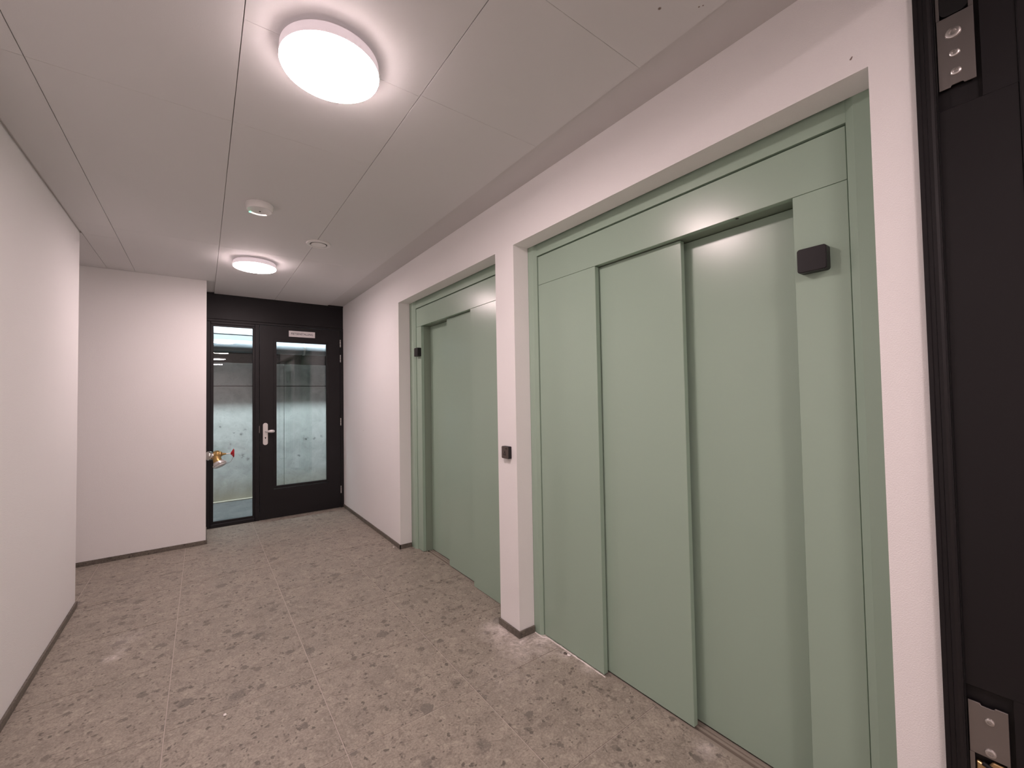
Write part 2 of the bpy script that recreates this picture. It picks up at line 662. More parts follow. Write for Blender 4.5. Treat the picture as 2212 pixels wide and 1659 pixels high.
# ---- ceiling: board above and one object per hung panel
b = BM()
box(b, -2.3, 1.75, -6.0, 5.95, ZC + GAP, ZC + 0.12)
ceiling = struct(obj('ceiling', b, M['margin'], origin=(0, 2.5, ZC + GAP)), 'white plasterboard ceiling with large square-edged panels and thin seams')


def cpanel(x0, x1, y0, y1, gx=0.0013, gy=0.0005):
    bm = BM()
    box(bm, x0 + gx, x1 - gx, y0 + gy, y1 - gy, ZC, ZC + GAP - 0.0004, 0.0006)
    obj('ceiling_panel', bm, M['ceiling'], ceiling)


for x0, x1, cuts in ((XL + 0.012, -0.506, (0.25, 2.149, 3.945, YLC)), (-0.506, 0.101, (0.25, 0.93, 2.149, 3.945, YBK - 0.012)),
                     (0.101, 0.702, (0.25, 1.541, 2.149, 3.968, YB - 0.004)),
                     (0.702, 1.308, (0.25, 0.932, 1.532, 3.968, YB - 0.004)),
                     (-1.99, XL + 0.012, (YLC, YBK - 0.012))):
    for a, c in zip(cuts, cuts[1:]):
        cpanel(x0, x1, a, c)
cpanel(XL + 0.012, -0.506, YLC, YBK - 0.012)

# ---- right wall with the two lift recesses
b = BM()
zt = ZC + GAP
prism(b, [(YN, -0.002), (YO2, -0.002), (YO2, ZT), (YP2, ZT), (YP2, -0.002), (YP1, -0.002), (YP1, ZT), (YO1, ZT), (YO1, -0.002),
          (YB + 0.10, -0.002), (YB + 0.10, zt), (YN, zt)], 0, XR, XV)
wall_right = struct(obj('wall_right', b, M['wall']), 'white rough-painted wall holding the two green lift entrances')
# ---- left wall, wall block beside the door, closing walls
b = BM()
box(b, XL - 0.14, XL, 0.0, YLC, -0.002, ZC + GAP)
struct(obj('wall_left', b, M['wall']), 'white rough-painted wall at the left edge of the photograph')
b = BM()
box(b, -2.0, XBK, YBK, YB + 0.10, -0.002, ZC + GAP)
struct(obj('wall_back', b, M['wall']), 'white wall block standing left of the black glazed door')
b = BM()
box(b, -2.1, -2.0, YLC - 0.1, YB + 0.1, -0.002, ZC + GAP)
box(b, -2.0, XL - 0.14, YLC - 0.1, YLC, -0.002, ZC + GAP)
struct(obj('wall_niche', b, M['wall']), 'white end wall of the side niche hidden behind the left wall')
# ---- lobby behind the camera (seen only as reflections in the glass)
b = BM()
box(b, XL - 0.14, 1.62, 0.06, YN - 0.02, ZH + 0.045, ZC + GAP)
box(b, -1.2, XL, 0.0, YN - 0.02, -0.002, ZC + GAP)
box(b, -1.2, -1.1, -6.0, 0.0, -0.002, ZC + GAP)
box(b, 1.66, 1.76, -6.0, YN - 0.02, -0.002, ZC + GAP)
box(b, -1.2, 1.76, -6.1, -6.0, -0.002, ZC + GAP)
struct(obj('wall_front', b, M['wall']), 'white walls of the lobby on the camera side of the entry door')


# ---- stone skirtings (open joints between lengths)
def skirting(name, pieces, label):
    o0 = None
    for k, (x0, x1, y0, y1) in enumerate(pieces):
        bm = BM()
        box(bm, x0, x1, y0, y1, 0.0002, 0.039, 0.0012)
        if o0 is None:
            o0 = struct(obj(name, bm, M['skirt']), label)
        else:
            obj('skirting_length', bm, M['skirt'], o0)


T = 0.0105
e_ = 0.0004
skirting('baseboard_right', [(XR - T, XR - e_, YO1 - T, 4.42), (XR - T, XR - e_, 4.423, 5.02), (XR - T, XR - e_, 5.023, YB - 0.002),
                             (XR - T, 1.608, YO1 - T, YO1 - e_)],
         'dark stone skirting between the far lift and the black door')
skirting('baseboard_pier', [(XR - T, XR - e_, YP2 - T, YP1 + T), (XR, 1.609, YP2 - T, YP2 - e_), (XR, 1.609, YP1 + e_, YP1 + T)],
         'dark stone skirting around the foot of the pier between the lifts')
skirting('baseboard_near', [(XR - T, XR - e_, YN + 0.002, YO2 + T), (XR, 1.609, YO2 + e_, YO2 + T)],
         'dark stone skirting on the wall strip beside the entry door frame')
skirting('baseboard_left', [(XL + e_, XL + T, 0.21, 1.5), (XL + e_, XL + T, 1.503, 2.72), (XL + e_, XL + T, 2.723, YLC + T)],
         'dark stone skirting along the left wall')
skirting('baseboard_back', [(-2.0, -1.02, YBK - T, YBK - e_), (-1.017, XBK + T, YBK - T, YBK - e_), (XBK + e_, XBK + T, YBK, YB - 0.04)],
         'dark stone skirting along the wall block left of the black door')

# ================================================================== LIFT ENTRANCES
GR = M['green']
ZHB, ZHT = 2.0875, 2.2595       # underside and top of the header panel


def lift(label, out_n, gap_n, open_n, open_w, gap_w, out_w, split):
    """lift landing entrance; y runs from the narrow side panel (n) to the wide one (w)"""
    s = 1 if out_w > out_n else -1
    root = thing('lift_entrance', label, 'lift', (1.70, (out_n + out_w) / 2, 0.0))
    B = BM()
    yo, yi = out_n - 0.012 * s, gap_n - 0.0028 * s
    prism(B, [(1.6135, yo), (1.6135, yi - 0.024 * s), (1.630, yi), (1.70, yi), (1.70, yo)], 2, 0.0, ZT + 0.012)
    obj('frame_stile', B, GR, root)
    B = BM()
    yo2, yi2 = out_w + 0.012 * s, gap_w + 0.0045 * s
    prism(B, [(1.6135, yo2), (1.6135, yi2 + 0.016 * s), (1.630, yi2), (1.70, yi2), (1.70, yo2)], 2, 0.0, ZT + 0.012)
    obj('frame_stile', B, GR, root)
    B = BM()
    box(B, 1.629, 1.70, yi - 0.0006 * s, yi2 + 0.0006 * s, 2.2655, ZT + 0.012, 0.0006)
    obj('frame_head', B, GR, root)
    B = BM()
    box(B, 1.635, 1.664, gap_n, gap_w, ZHB, ZHT, 0.0012)
    obj('header_panel', B, GR, root)
    B = BM()
    box(B, 1.635, 1.664, gap_n, open_n, 0.003, ZHB - 0.0016, 0.0012)
    obj('side_panel', B, GR, root)
    B = BM()
    box(B, 1.635, 1.664, open_w, gap_w, 0.003, ZHB - 0.0016, 0.0012)
    obj('side_panel', B, GR, root)
    # inner jamb on the narrow side and inner soffit above the leaves
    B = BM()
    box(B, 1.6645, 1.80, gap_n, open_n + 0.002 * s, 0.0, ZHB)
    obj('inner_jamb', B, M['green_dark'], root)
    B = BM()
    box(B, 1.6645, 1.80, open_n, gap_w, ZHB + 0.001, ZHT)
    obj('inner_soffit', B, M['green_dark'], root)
    # leaves of the two-panel telescopic door
    B = BM()
    box(B, 1.672, 1.700, split, open_w + 0.30 * s, 0.007, ZHB - 0.002, 0.0016)
    l1 = obj('door_leaf', B, GR, root)
    B = BM()
    box(B, 1.727, 1.755, open_n + 0.004 * s, split + 0.30 * s, 0.007, ZHB - 0.002, 0.0016)
    l2 = obj('door_leaf', B, GR, root)
    # sill with two shoe tracks
    B = BM()
    prism(B, [(1.6645, -0.03), (1.6645, -0.0006), (1.679, -0.0006), (1.679, -0.014), (1.693, -0.014), (1.693, 0.0), (1.706, 0.0), (1.707, -0.008), (1.712, -0.008), (1.713, 0.0), (1.734, 0.0), (1.734, -0.014),
              (1.748, -0.014), (1.748, 0.0), (1.80, 0.0), (1.80, -0.03)], 1, min(open_n, open_w + 0.30 * s), max(open_n, open_w + 0.30 * s))
    obj('sill', B, M['sill'], root)
    # dark emergency-release hole in the header underside
    B = BM()
    lathe(B, [(0.0, 0), (0.006, 0), (0.006, 0.0015), (0.0, 0.0015)], (1.651, open_n + 0.193 * s, ZHB - 0.0012), seg=16)
    obj('release_hole', B, M['darkmark'], root)
    # closing shaft wall behind the gap
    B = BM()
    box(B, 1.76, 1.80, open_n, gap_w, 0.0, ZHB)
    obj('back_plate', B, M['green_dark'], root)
    return root


lift('near wide sage-green lift entrance with two-leaf sliding door, beside the entry door frame',
     YO2, 0.409, 0.562, 1.467, 1.921, YP2, 1.006)
lift('far sage-green lift entrance beyond the white pier, towards the black glazed door',
     YO1, 3.720, 3.617, 2.725, 2.262, YP1, 3.180)


# ---- floor indicators above the landings
def rounded_block(name, mat, x0, x1, yc, zc, w_, h_, r, parent=None, bev=0.0025):
    bm = BM()
    prism(bm, [(yc + u, zc + v) for u, v in rounded(w_, h_, r)], 0, x0, x1)
    fs = [f for f in bm.faces if len(f.verts) > 4 and abs(f.calc_center_median().x - x0) < 1e-5]
    es = list({e for f in fs for e in f.edges})
    bmesh.ops.bevel(bm, geom=es, offset=bev, segments=3, affect='EDGES')
    return obj(name, bm, mat, parent, True)


for yc, zc, lab in ((0.502, 1.8515, 'square matt black floor indicator on the near lift entrance'),
                    (3.6595, 1.8435, 'small black floor indicator on the narrow panel of the far lift entrance')):
    tag(rounded_block('floor_indicator', M['blackplastic'], 1.600, 1.6345, yc, zc, 0.083, 0.080, 0.009), lab, 'indicator')

# ---- call button on the pier
t = tag(rounded_block('lift_call_button', M['blackplastic'], 1.4765, XR - 0.0003, 2.076, 1.077, 0.071, 0.074, 0.005),
        'small bronze-faced lift call button with an upward arrow on the white pier', 'button')
rounded_block('face_plate', M['brownmetal'], 1.4748, 1.4772, 2.076, 1.077, 0.068, 0.071, 0.005, t, 0.001)
B = BM()
arrow = [(0.0, 0.0155), (0.0115, -0.0085), (0.0095, -0.0125), (-0.0095, -0.0125), (-0.0115, -0.0085)]
pin = [(0.0, 0.0085), (0.0072, -0.0072), (0.006, -0.0085), (-0.006, -0.0085), (-0.0072, -0.0072)]
for k in range(5):
    q = [arrow[k], arrow[(k + 1) % 5], pin[(k + 1) % 5], pin[k]]
    prism(B, [(2.076 + u, 1.073 + v) for u, v in q], 0, 1.4741, 1.4749)
obj('arrow_mark', B, M['darkmark'], t)
B = BM()
for k in range(3):
    box(B, 1.4741, 1.4749, 2.050 + 0.007 * k, 2.0545 + 0.007 * k, 1.0985, 1.1035)
obj('floor_mark', B, M['darkmark'], t)

# ================================================================== BLACK GLAZED DOOR AND SIDELIGHT
BK = M['black']
X0, X1 = XBK + 0.001, XR - 0.0005
ZD = 2.322
door = empty_struct('door_1', (0.77, YB, 0.0), 'black glazed door with a sidelight and a blind panel above, at the end of the corridor')
B = BM()
box(B, X0, X1, YB + 0.008, YB + 0.045, 2.352, ZC + GAP - 0.001, 0.002)
obj('top_panel', B, BK, door)
B = BM()
box(B, X0, X1, YB - 0.002, YB + 0.06, ZC - 0.012, ZC + GAP - 0.001, 0.002)
obj('top_batten', B, BK, door)
B = BM()
box(B, X0, X1, YB, YB + 0.07, ZD, 2.350, 0.003)
obj('frame_head', B, BK, door)
B = BM()
box(B, 1.459, X1, YB, YB + 0.07, 0.0, ZD - 0.0005, 0.003)
obj('frame_jamb', B, BK, door)
B = BM()
box(B, X0, 0.070, YB, YB + 0.07, 0.0, ZD - 0.0005, 0.003)
obj('frame_jamb', B, BK, door)
B = BM()
box(B, 0.497, 0.541, YB, YB + 0.07, 0.0, ZD - 0.0005, 0.003)
obj('mullion', B, BK, door)
B = BM()
box(B, 0.0705, 0.4965, YB, YB + 0.07, 0.0, 0.040, 0.003)
obj('frame_sill', B, BK, door)
B = BM()
box(B, 0.0705, 0.4965, YB, YB + 0.07, 2.292, ZD - 0.0005, 0.003)
obj('frame_rail', B, BK, door)


def bead_ring(name, x0, x1, z0, z1, w_, ya, yb, parent, mat):
    """four mitred glazing beads round an opening (x0..z1 is the clear glass)"""
    bm = BM()
    o = [(x0 - w_, z0 - w_), (x1 + w_, z0 - w_), (x1 + w_, z1 + w_), (x0 - w_, z1 + w_)]
    i = [(x0, z0), (x1, z0), (x1, z1), (x0, z1)]
    for k in range(4):
        k2 = (k + 1) % 4
        prism(bm, [o[k], o[k2], i[k2], i[k]], 1, ya, yb, 0.0015)
    return obj(name, bm, mat, parent)


def pane(name, x0, x1, z0, z1, y, parent):
    bm = BM()
    box(bm, x0, x1, y, y + 0.006, z0, z1)
    p = obj(name, bm, M['glass'], parent)
    bm = BM()
    box(bm, x0, x1, y + 0.019, y + 0.0235, z0, z1)
    q = obj(name, bm, M['glass'], parent)
    q.rotation_euler.z = math.radians(0.22)
    return p


bead_ring('glazing_bead', 0.099, 0.474, 0.067, 2.2685, 0.0292, YB + 0.014, YB + 0.034, door, BK)
pane('sidelight_pane', 0.0735, 0.4935, 0.0435, 2.2885, YB + 0.036, door)
# leaf
B = BM()
LX0, LX1, LZ0, LZ1 = 0.5445, 1.4565, 0.006, ZD - 0.004
GX0, GX1, GZ0, GZ1 = 0.690, 1.318, 0.348, 2.157
o4 = [(LX0, LZ0), (LX1, LZ0), (LX1, LZ1), (LX0, LZ1)]
i4 = [(GX0, GZ0), (GX1, GZ0), (GX1, GZ1), (GX0, GZ1)]
va = [[B.verts.new((u, y, v)) for u, v in P] for y in (YB + 0.004, YB + 0.056) for P in (o4, i4)]
for k in range(4):
    k2 = (k + 1) % 4
    B.faces.new((va[0][k], va[0][k2], va[1][k2], va[1][k]))
    B.faces.new((va[2][k], va[3][k], va[3][k2], va[2][k2]))
    B.faces.new((va[0][k], va[2][k], va[2][k2], va[0][k2]))
    B.faces.new((va[1][k], va[1][k2], va[3][k2], va[3][k]))
bmesh.ops.recalc_face_normals(B, faces=B.faces[:])
leaf = obj('door_leaf', B, BK, door)
bead_ring('glazing_bead', 0.7215, 1.2865, 0.3835, 2.1265, 0.031, YB + 0.001, YB + 0.028, leaf, BK)
pane('door_pane', 0.693, 1.315, 0.351, 2.154, YB + 0.030, leaf)
# handle
B = BM()
prism(B, [(0.6035 + u, 1.0155 + v) for u, v in rounded(0.051, 0.262, 0.0250, 8)], 1, YB - 0.006, YB + 0.0035, 0.0)
fs = [f for f in B.faces if len(f.verts) > 4 and f.calc_center_median().y < YB - 0.005]
bmesh.ops.bevel(B, geom=list({e for f in fs for e in f.edges}), offset=0.002, segments=2, affect='EDGES')
obj('handle_plate', B, M['satin'], leaf, True)
B = BM()
tube(B, [(0.607, YB - 0.005, 1.045), (0.607, YB - 0.030, 1.045), (0.609, YB - 0.042, 1.045), (0.616, YB - 0.050, 1.0455), (0.630, YB - 0.054, 1.046), (0.645, YB - 0.055, 1.047),
         (0.665, YB - 0.055, 1.047), (0.683, YB - 0.055, 1.0465), (0.693, YB - 0.055, 1.046), (0.696, YB - 0.055, 1.046)],
     [0.008, 0.008, 0.0085, 0.010, 0.014, 0.018, 0.0205, 0.017, 0.010, 0.003], 18)
obj('door_handle', B, M['satin'], leaf, True)
B = BM()
lathe(B, [(0.0, 0), (0.0075, 0), (0.0075, 0.0012), (0.0, 0.0012)], (0.6035, YB - 0.0055, 0.972), (0, -1, 0), 16)
box(B, 0.6002, 0.6068, YB - 0.0068, YB - 0.0056, 0.956, 0.970)
obj('keyhole', B, M['darkmark'], leaf)
B = BM()
box(B, 0.538, 0.5452, YB - 0.001, YB + 0.02, 1.030, 1.115, 0.001)
obj('strike_plate', B, M['dullsteel'], door)
# hinges with three knuckles
for za, zb in ((2.100, 2.199), (1.900, 1.998), (1.069, 1.167), (0.186, 0.283)):
    B = BM()
    h = (zb - za)
    for k0, k1 in ((0, .40), (.415, .70), (.715, 1)):
        lathe(B, [(0.0, 0), (0.0065, 0.001), (0.0075, 0.003), (0.0075, h * (k1 - k0) - 0.003), (0.0065, h * (k1 - k0) - 0.001), (0.0, h * (k1 - k0))],
              (1.4605, YB - 0.006, za + h * k0), (0, 0, 1), 14)
    obj('hinge', B, M['steel'], door, True)
# sign over the door
B = BM()
box(B, 0.8555, 1.154, YB - 0.0012, YB + 0.0038, 2.2005, 2.2745, 0.0006)
sg = tag(obj('door_sign', B, M['sign']), 'narrow white sign reading FIETSENSTALLING on the black door leaf', 'sign')
tcu = bpy.data.curves.new('sign_text', 'FONT')
tcu.body = 'FIETSENSTALLING'
tcu.align_x = 'CENTER'
tcu.align_y = 'CENTER'
tcu.size = 0.0345
tcu.extrude = 0.0003
tcu.offset = 0.0004
tcu.space_character = 1.0
to = bpy.data.objects.new('sign_text_tmp', tcu)
COL.objects.link(to)
bpy.context.view_layer.update()
tm = bpy.data.meshes.new_from_object(to.evaluated_get(bpy.context.evaluated_depsgraph_get()))
bpy.data.objects.remove(to)
wid = max(v.co.x for v in tm.vertices) - min(v.co.x for v in tm.vertices)
k_ = 0.248 / wid
tm.transform(Matrix(((k_, 0, 0, 1.005), (0, 0, -1, YB - 0.0015), (0, 1.0, 0, 2.2375), (0, 0, 0, 1))))
tm.name = 'lettering'
obj_me('lettering', tm, M['ink'], sg)

# ================================================================== ENTRY DOOR FRAME AT THE RIGHT EDGE
d2 = empty_struct('door_2', (1.54, 0.1, 0.0), 'black entry door frame with concealed hinge plates at the right edge of the photograph')
B = BM()
prism(B, [(1.486, YN - 0.0008), (1.486, 0.214), (1.4885, 0.2125), (1.4885, 0.2045), (1.486, 0.203), (1.486, 0.196), (1.490, 0.191), (1.490, 0.187),
          (1.62, 0.187), (1.62, YN - 0.0008)], 2, 0.0, ZH + 0.045)
obj('door_stop', B, BK, d2)
B = BM()
prism(B, [(1.494, 0.1868), (1.494, 0.1845), (1.497, 0.1838), (1.497, 0.1868)], 2, 0.0, ZH)
obj('seal_strip', B, M['rubber'], d2)
# rebate face with milled pockets for the hinges: three lengths of jamb
PY0, PY1 = 0.1095, 0.1862
for z0, z1 in ((0.0, 0.30), (0.700, 2.120), (2.50, ZH + 0.04)):
    B = BM()
    box(B, 1.500, 1.62, 0.055, 0.1865, z0, z1, 0.0007)
    obj('jamb_face', B, BK, d2)
for z0, z1 in ((0.30, 0.700), (2.120, 2.50)):
    B = BM()
    box(B, 1.500, 1.62, 0.055, PY0, z0, z1)
    box(B, 1.512, 1.62, PY0, 0.1865, z0, z1)
    obj('jamb_pocket', B, BK, d2)
B = BM()
box(B, 1.494, 1.66, -0.10, 0.0545, 0.0, ZH + 0.045, 0.003)
obj('jamb_edge', B, BK, d2)
B = BM()
box(B, -0.72, 1.495, 0.06, YN - 0.0205, ZH, ZH + 0.044, 0.003)
obj('frame_head', B, BK, d2)
B = BM()
box(B, XL, XL + 0.045, 0.06, YN - 0.0205, 0.0, ZH - 0.0005, 0.003)
obj('frame_jamb', B, BK, d2)


def screw(parent, y, z, r, x=1.4995):
    B = BM()
    lathe(B, [(0.0, -0.001), (r, -0.001), (r, 0.0006), (r * 0.90, 0.0034), (r * 0.70, 0.0046), (r * 0.46, 0.0048), (r * 0.36, 0.0010), (0.0, 0.0004)],
          (x, y, z), (-1, 0, 0), 24)
    s_ = obj('screw', B, M['steel'], parent, True)
    return s_


# upper hinge plate: slotted plate with dark concealed arm recess
B = BM()
yc, w_ = 0.1505, 0.064
nt = 0.0045
outl = [(yc - w_ / 2, 2.172), (yc - 0.012, 2.172), (yc - 0.010, 2.172 + nt), (yc + 0.010, 2.172 + nt), (yc + 0.012, 2.172),
        (yc + w_ / 2, 2.172), (yc + w_ / 2, 2.352), (yc - w_ / 2, 2.352)]
prism(B, outl, 0, 1.4995, 1.5035, 0.0008)
hp = obj('hinge_plate', B, M['dullsteel'], d2)
hp['label'] = 'dull steel upper hinge plate with three screws'
B = BM()
box(B, 1.4995, 1.5035, yc - w_ / 2, yc - w_ / 2 + 0.008, 2.352, 2.495)
box(B, 1.4995, 1.5035, yc + w_ / 2 - 0.006, yc + w_ / 2, 2.352, 2.495)
obj('plate_rim', B, M['dullsteel'], hp)
B = BM()
prism(B, [(yc + 0.0005 + u, 2.430 + v) for u, v in rounded(0.050, 0.150, 0.016, 6)], 0, 1.5012, 1.512)
obj('hinge_arm', B, M['rubber'], hp, True)
screw(hp, 0.1535, 2.306, 0.0148)
screw(hp, 0.1525, 2.254, 0.0100)
screw(hp, 0.1515, 2.207, 0.0100)
# lower hinge plate
B = BM()
zt_ = 0.664
outl = [(yc - w_ / 2, zt_), (yc - 0.012, zt_), (yc - 0.010, zt_ - nt), (yc + 0.010, zt_ - nt), (yc + 0.012, zt_), (yc + w_ / 2, zt_),
        (yc + w_ / 2, 0.542), (yc - w_ / 2, 0.542)]
prism(B, outl, 0, 1.4995, 1.5035, 0.0008)
hp2 = obj('hinge_plate', B, M['dullsteel'], d2)
hp2['label'] = 'dull steel lower hinge plate above a gilded hinge body'
B = BM()
box(B, 1.4995, 1.5035, yc - w_ / 2, yc - w_ / 2 + 0.005, 0.32, 0.542)
box(B, 1.4995, 1.5035, yc + w_ / 2 - 0.008, yc + w_ / 2, 0.32, 0.542)
obj('plate_rim', B, M['dullsteel'], hp2)
B = BM()
prism(B, [(yc - 0.026, 0.534), (yc - 0.004, 0.534), (yc + 0.004, 0.519), (yc + 0.022, 0.524), (yc + 0.022, 0.34), (yc - 0.026, 0.34)], 0, 1.5015, 1.511, 0.002)
obj('hinge_body', B, M['gold'], hp2)
B = BM()
lathe(B, [(0.0, 0), (0.005, 0), (0.005, 0.03), (0.0, 0.03)], (1.5013, yc + 0.012, 0.524), (0, -1, -0.35), 12)
lathe(B, [(0.0, 0), (0.0042, 0), (0.0042, 0.022), (0.0, 0.022)], (1.5010, yc - 0.004, 0.512), (0, -1, -0.2), 12)
obj('hinge_link', B, M['rubber'], hp2, True)
screw(hp2, 0.1475, 0.629, 0.0085)
screw(hp2, 0.1485, 0.556, 0.0100)

# ================================================================== CEILING LAMPS AND DEVICES
def lamp(loc, label):
    x, y, z = loc
    t = thing('ceiling_lamp', label, 'lamp', loc, 'round ceiling lamps')
    B = BM()
    lathe(B, [(0.0, 0.0), (0.148, 0.0), (0.148, -0.012), (0.0, -0.012)], loc, seg=72)
    obj('lamp_housing', B, M['whitemetal'], t, True)
    B = BM()
    lathe(B, [(0.0, -0.0122), (0.158, -0.0122), (0.161, -0.015), (0.1624, -0.0505), (0.0, -0.0505)], loc, seg=72)
    obj('diffuser_rim', B, M['lamprim'], t, True)
    B = BM()
    lathe(B, [(0.1620, -0.0508), (0.1624, -0.0522), (0.1600, -0.0575), (0.154, -0.0602), (0.10, -0.0615), (0.0, -0.0620)], loc, seg=72)
    obj('lamp_diffuser', B, M['lamp'], t, True)
    return t


l1 = lamp((0.362, 1.534, ZC), 'large round lit ceiling lamp nearest the camera')
l2 = dup(l1, (0.366, 4.255, ZC))
l2['label'] = 'round lit ceiling lamp in front of the black glazed door'
for yy, lab in ((-0.79, 'first lobby ceiling lamp behind the camera, mirrored in the sidelight'), (-2.75, 'second lobby ceiling lamp behind the camera, mirrored in the sidelight'),
                (-4.85, 'third lobby ceiling lamp behind the camera, mirrored in the sidelight')):
    d_ = dup(l1, (0.36, yy, ZC + GAP - 0.0002))
    d_['label'] = lab

# emergency light with green LED
cx, cy = 0.281, 2.985
t = thing('emergency_light', 'white round emergency light with a green LED between the two ceiling lamps', 'light', (cx, cy, ZC))
B = BM()
lathe(B, [(0.0, 0.0), (0.074, 0.0), (0.076, -0.004), (0.074, -0.032), (0.069, -0.040), (0.064, -0.0405), (0.058, -0.036), (0.0, -0.034)], (cx, cy, ZC), seg=56)
obj('housing', B, M['whiteplastic'], t, True)
B = BM()
n = 20
prof = []
for i in range(n + 1):
    a = math.radians(48 + 84 * i / n)
    prof.append(Vector((math.cos(a), math.sin(a), 0)))
vo = [[B.verts.new(Vector((cx, cy, 0)) + d * r + Vector((0, 0, ZC + h))) for d in prof] for r, h in ((0.0595, -0.0378), (0.0685, -0.0412), (0.0700, -0.0395), (0.0610, -0.0362))]
for a_, b_ in ((0, 1), (1, 2), (2, 3), (3, 0)):
    for i in range(n):
        B.faces.new((vo[a_][i], vo[a_][i + 1], vo[b_][i + 1], vo[b_][i]))
B.faces.new([v[0] for v in vo])
B.faces.new([v[-1] for v in vo][::-1])
bmesh.ops.recalc_face_normals(B, faces=B.faces[:])
obj('light_guide', B, M['strip'], t, True)
B = BM()
a = math.radians(136)
lathe(B, [(0.0, 0), (0.0065, 0), (0.0060, 0.003), (0.0, 0.0048)], (cx + 0.0645 * math.cos(a), cy + 0.0645 * math.sin(a), ZC - 0.0395), (0, 0, -1), 16)
obj('status_led', B, M['led'], t, True)
B = BM()
lathe(B, [(0.0, 0), (0.0055, 0), (0.0050, 0.002), (0.0, 0.0026)], (cx + 0.004, cy + 0.020, ZC - 0.0343), (0, 0, -1), 16)
obj('test_button', B, M['darkmark'], t, True)

# air valve
cx, cy = 0.725, 3.487
t = thing('air_valve', 'white round air valve set in the ceiling right of the far lamp', 'vent', (cx, cy, ZC))
B = BM()
lathe(B, [(0.060, 0.0), (0.087, 0.0), (0.0885, -0.004), (0.085, -0.010), (0.074, -0.0135), (0.063, -0.011), (0.060, -0.004), (0.060, 0.0)], (cx, cy, ZC), seg=56)
obj('valve_ring', B, M['whiteplastic'], t, True)
B = BM()
lathe(B, [(0.0, 0.0), (0.0605, 0.0), (0.0605, -0.0008), (0.0, -0.0008)], (cx, cy, ZC), seg=40)
obj('valve_throat', B, M['rubber'], t)
B = BM()
lathe(B, [(0.0, -0.0005), (0.030, -0.0006), (0.053, -0.009), (0.054, -0.012), (0.050, -0.0145), (0.030, -0.0115), (0.0, -0.0105)], (cx, cy, ZC), seg=48)
obj('valve_disc', B, M['whiteplastic'], t, True)

# ================================================================== HYDRANT VALVE ON THE WALL BLOCK
vy, vz = 5.500, 0.842
t = thing('hydrant_valve', 'brass hydrant valve with red handwheel and silver coupling beside the black door', 'valve', (XBK, vy, vz))
B = BM()
lathe(B, [(0.0, 0.0005), (0.030, 0.0005), (0.040, 0.006), (0.047, 0.016), (0.049, 0.028), (0.047, 0.042), (0.040, 0.054), (0.036, 0.058), (0.036, 0.064), (0.0, 0.064)],
      (XBK, vy, vz - 0.004), (1, 0, 0), 36)
obj('coupling', B, M['chrome'], t, True)
B = BM()
lathe(B, [(0.0, 0), (0.033, 0), (0.035, 0.004), (0.035, 0.012), (0.040, 0.018), (0.043, 0.030), (0.043, 0.044), (0.037, 0.052), (0.034, 0.054), (0.034, 0.062),
          (0.028, 0.068), (0.023, 0.074), (0.014, 0.078), (0.0, 0.078)], (XBK + 0.064, vy, vz + 0.004), (1, 0, 0), 32)
obj('valve_body', B, M['brass'], t, True)
B = BM()
tube(B, [(XBK + 0.092, vy, vz), (XBK + 0.094, vy - 0.008, vz - 0.03), (XBK + 0.099, vy - 0.018, vz - 0.055), (XBK + 0.108, vy - 0.028, vz - 0.078)],
     [0.038, 0.0385, 0.039, 0.044], 28)
obj('outlet_neck', B, M['brass'], t, True)
B = BM()
dv = Vector((0.46, -0.34, -1)).normalized()
o_ = Vector((XBK + 0.106, vy - 0.028, vz - 0.070))
lathe(B, [(0.0, 0.0), (0.044, 0.0), (0.050, 0.004), (0.052, 0.018), (0.060, 0.022), (0.062, 0.030), (0.060, 0.034), (0.050, 0.036), (0.050, 0.042),
          (0.058, 0.045), (0.056, 0.053), (0.046, 0.058), (0.0, 0.060)], o_, dv, 36)
fx, fy, fd = frame_of(dv)
for k in range(3):
    a = 0.5 + 2 * PI * k / 3
    c_ = o_ + dv * 0.030 + (fx * math.cos(a) + fy * math.sin(a)) * 0.060
    m_ = Matrix.Translation(c_) @ Matrix((fx, fy, fd)).transposed().to_4x4() @ Matrix.Diagonal((0.020, 0.020, 0.018, 1))
    bmesh.ops.create_cube(B, size=1.0, matrix=m_)
obj('hose_cap', B, M['satin'], t, True)
B = BM()
tube(B, [(XBK + 0.170, vy, vz + 0.004), (XBK + 0.226, vy, vz + 0.005)], 0.0055, 12)
obj('spindle', B, M['satin'], t, True)
B = BM()
tube(B, [(XBK + 0.138, vy, vz + 0.004), (XBK + 0.152, vy, vz + 0.004), (XBK + 0.178, vy, vz + 0.004)], [0.020, 0.0125, 0.009], 18)
obj('bonnet', B, M['brass'], t, True)
# handwheel: rim, hub and four raked spokes
B = BM()
hx, hz = XBK + 0.232, vz + 0.005
rim = [(0.0405 + 0.0060 * math.cos(2 * PI * i / 10), 0.012 + 0.0060 * math.sin(2 * PI * i / 10)) for i in range(10)]
lathe(B, rim + [rim[0]], (hx, vy, hz), (1, 0, 0), 40)
lathe(B, [(0.0, -0.014), (0.013, -0.014), (0.015, -0.008), (0.012, 0.006), (0.0, 0.008)], (hx, vy, hz), (1, 0, 0), 20)
for k in range(5):
    a = 2 * PI * k / 5 + 0.3
    tube(B, [(hx - 0.004, vy + 0.008 * math.cos(a), hz + 0.008 * math.sin(a)), (hx + 0.012, vy + 0.040 * math.cos(a), hz + 0.040 * math.sin(a))], [0.0085, 0.006], 10)
obj('handwheel', B, M['red'], t, True)
B = BM()
p0, p1 = Vector((XBK + 0.163, vy - 0.045, vz - 0.088)), Vector((XBK + 0.236, vy - 0.004, vz - 0.040))
pts = []
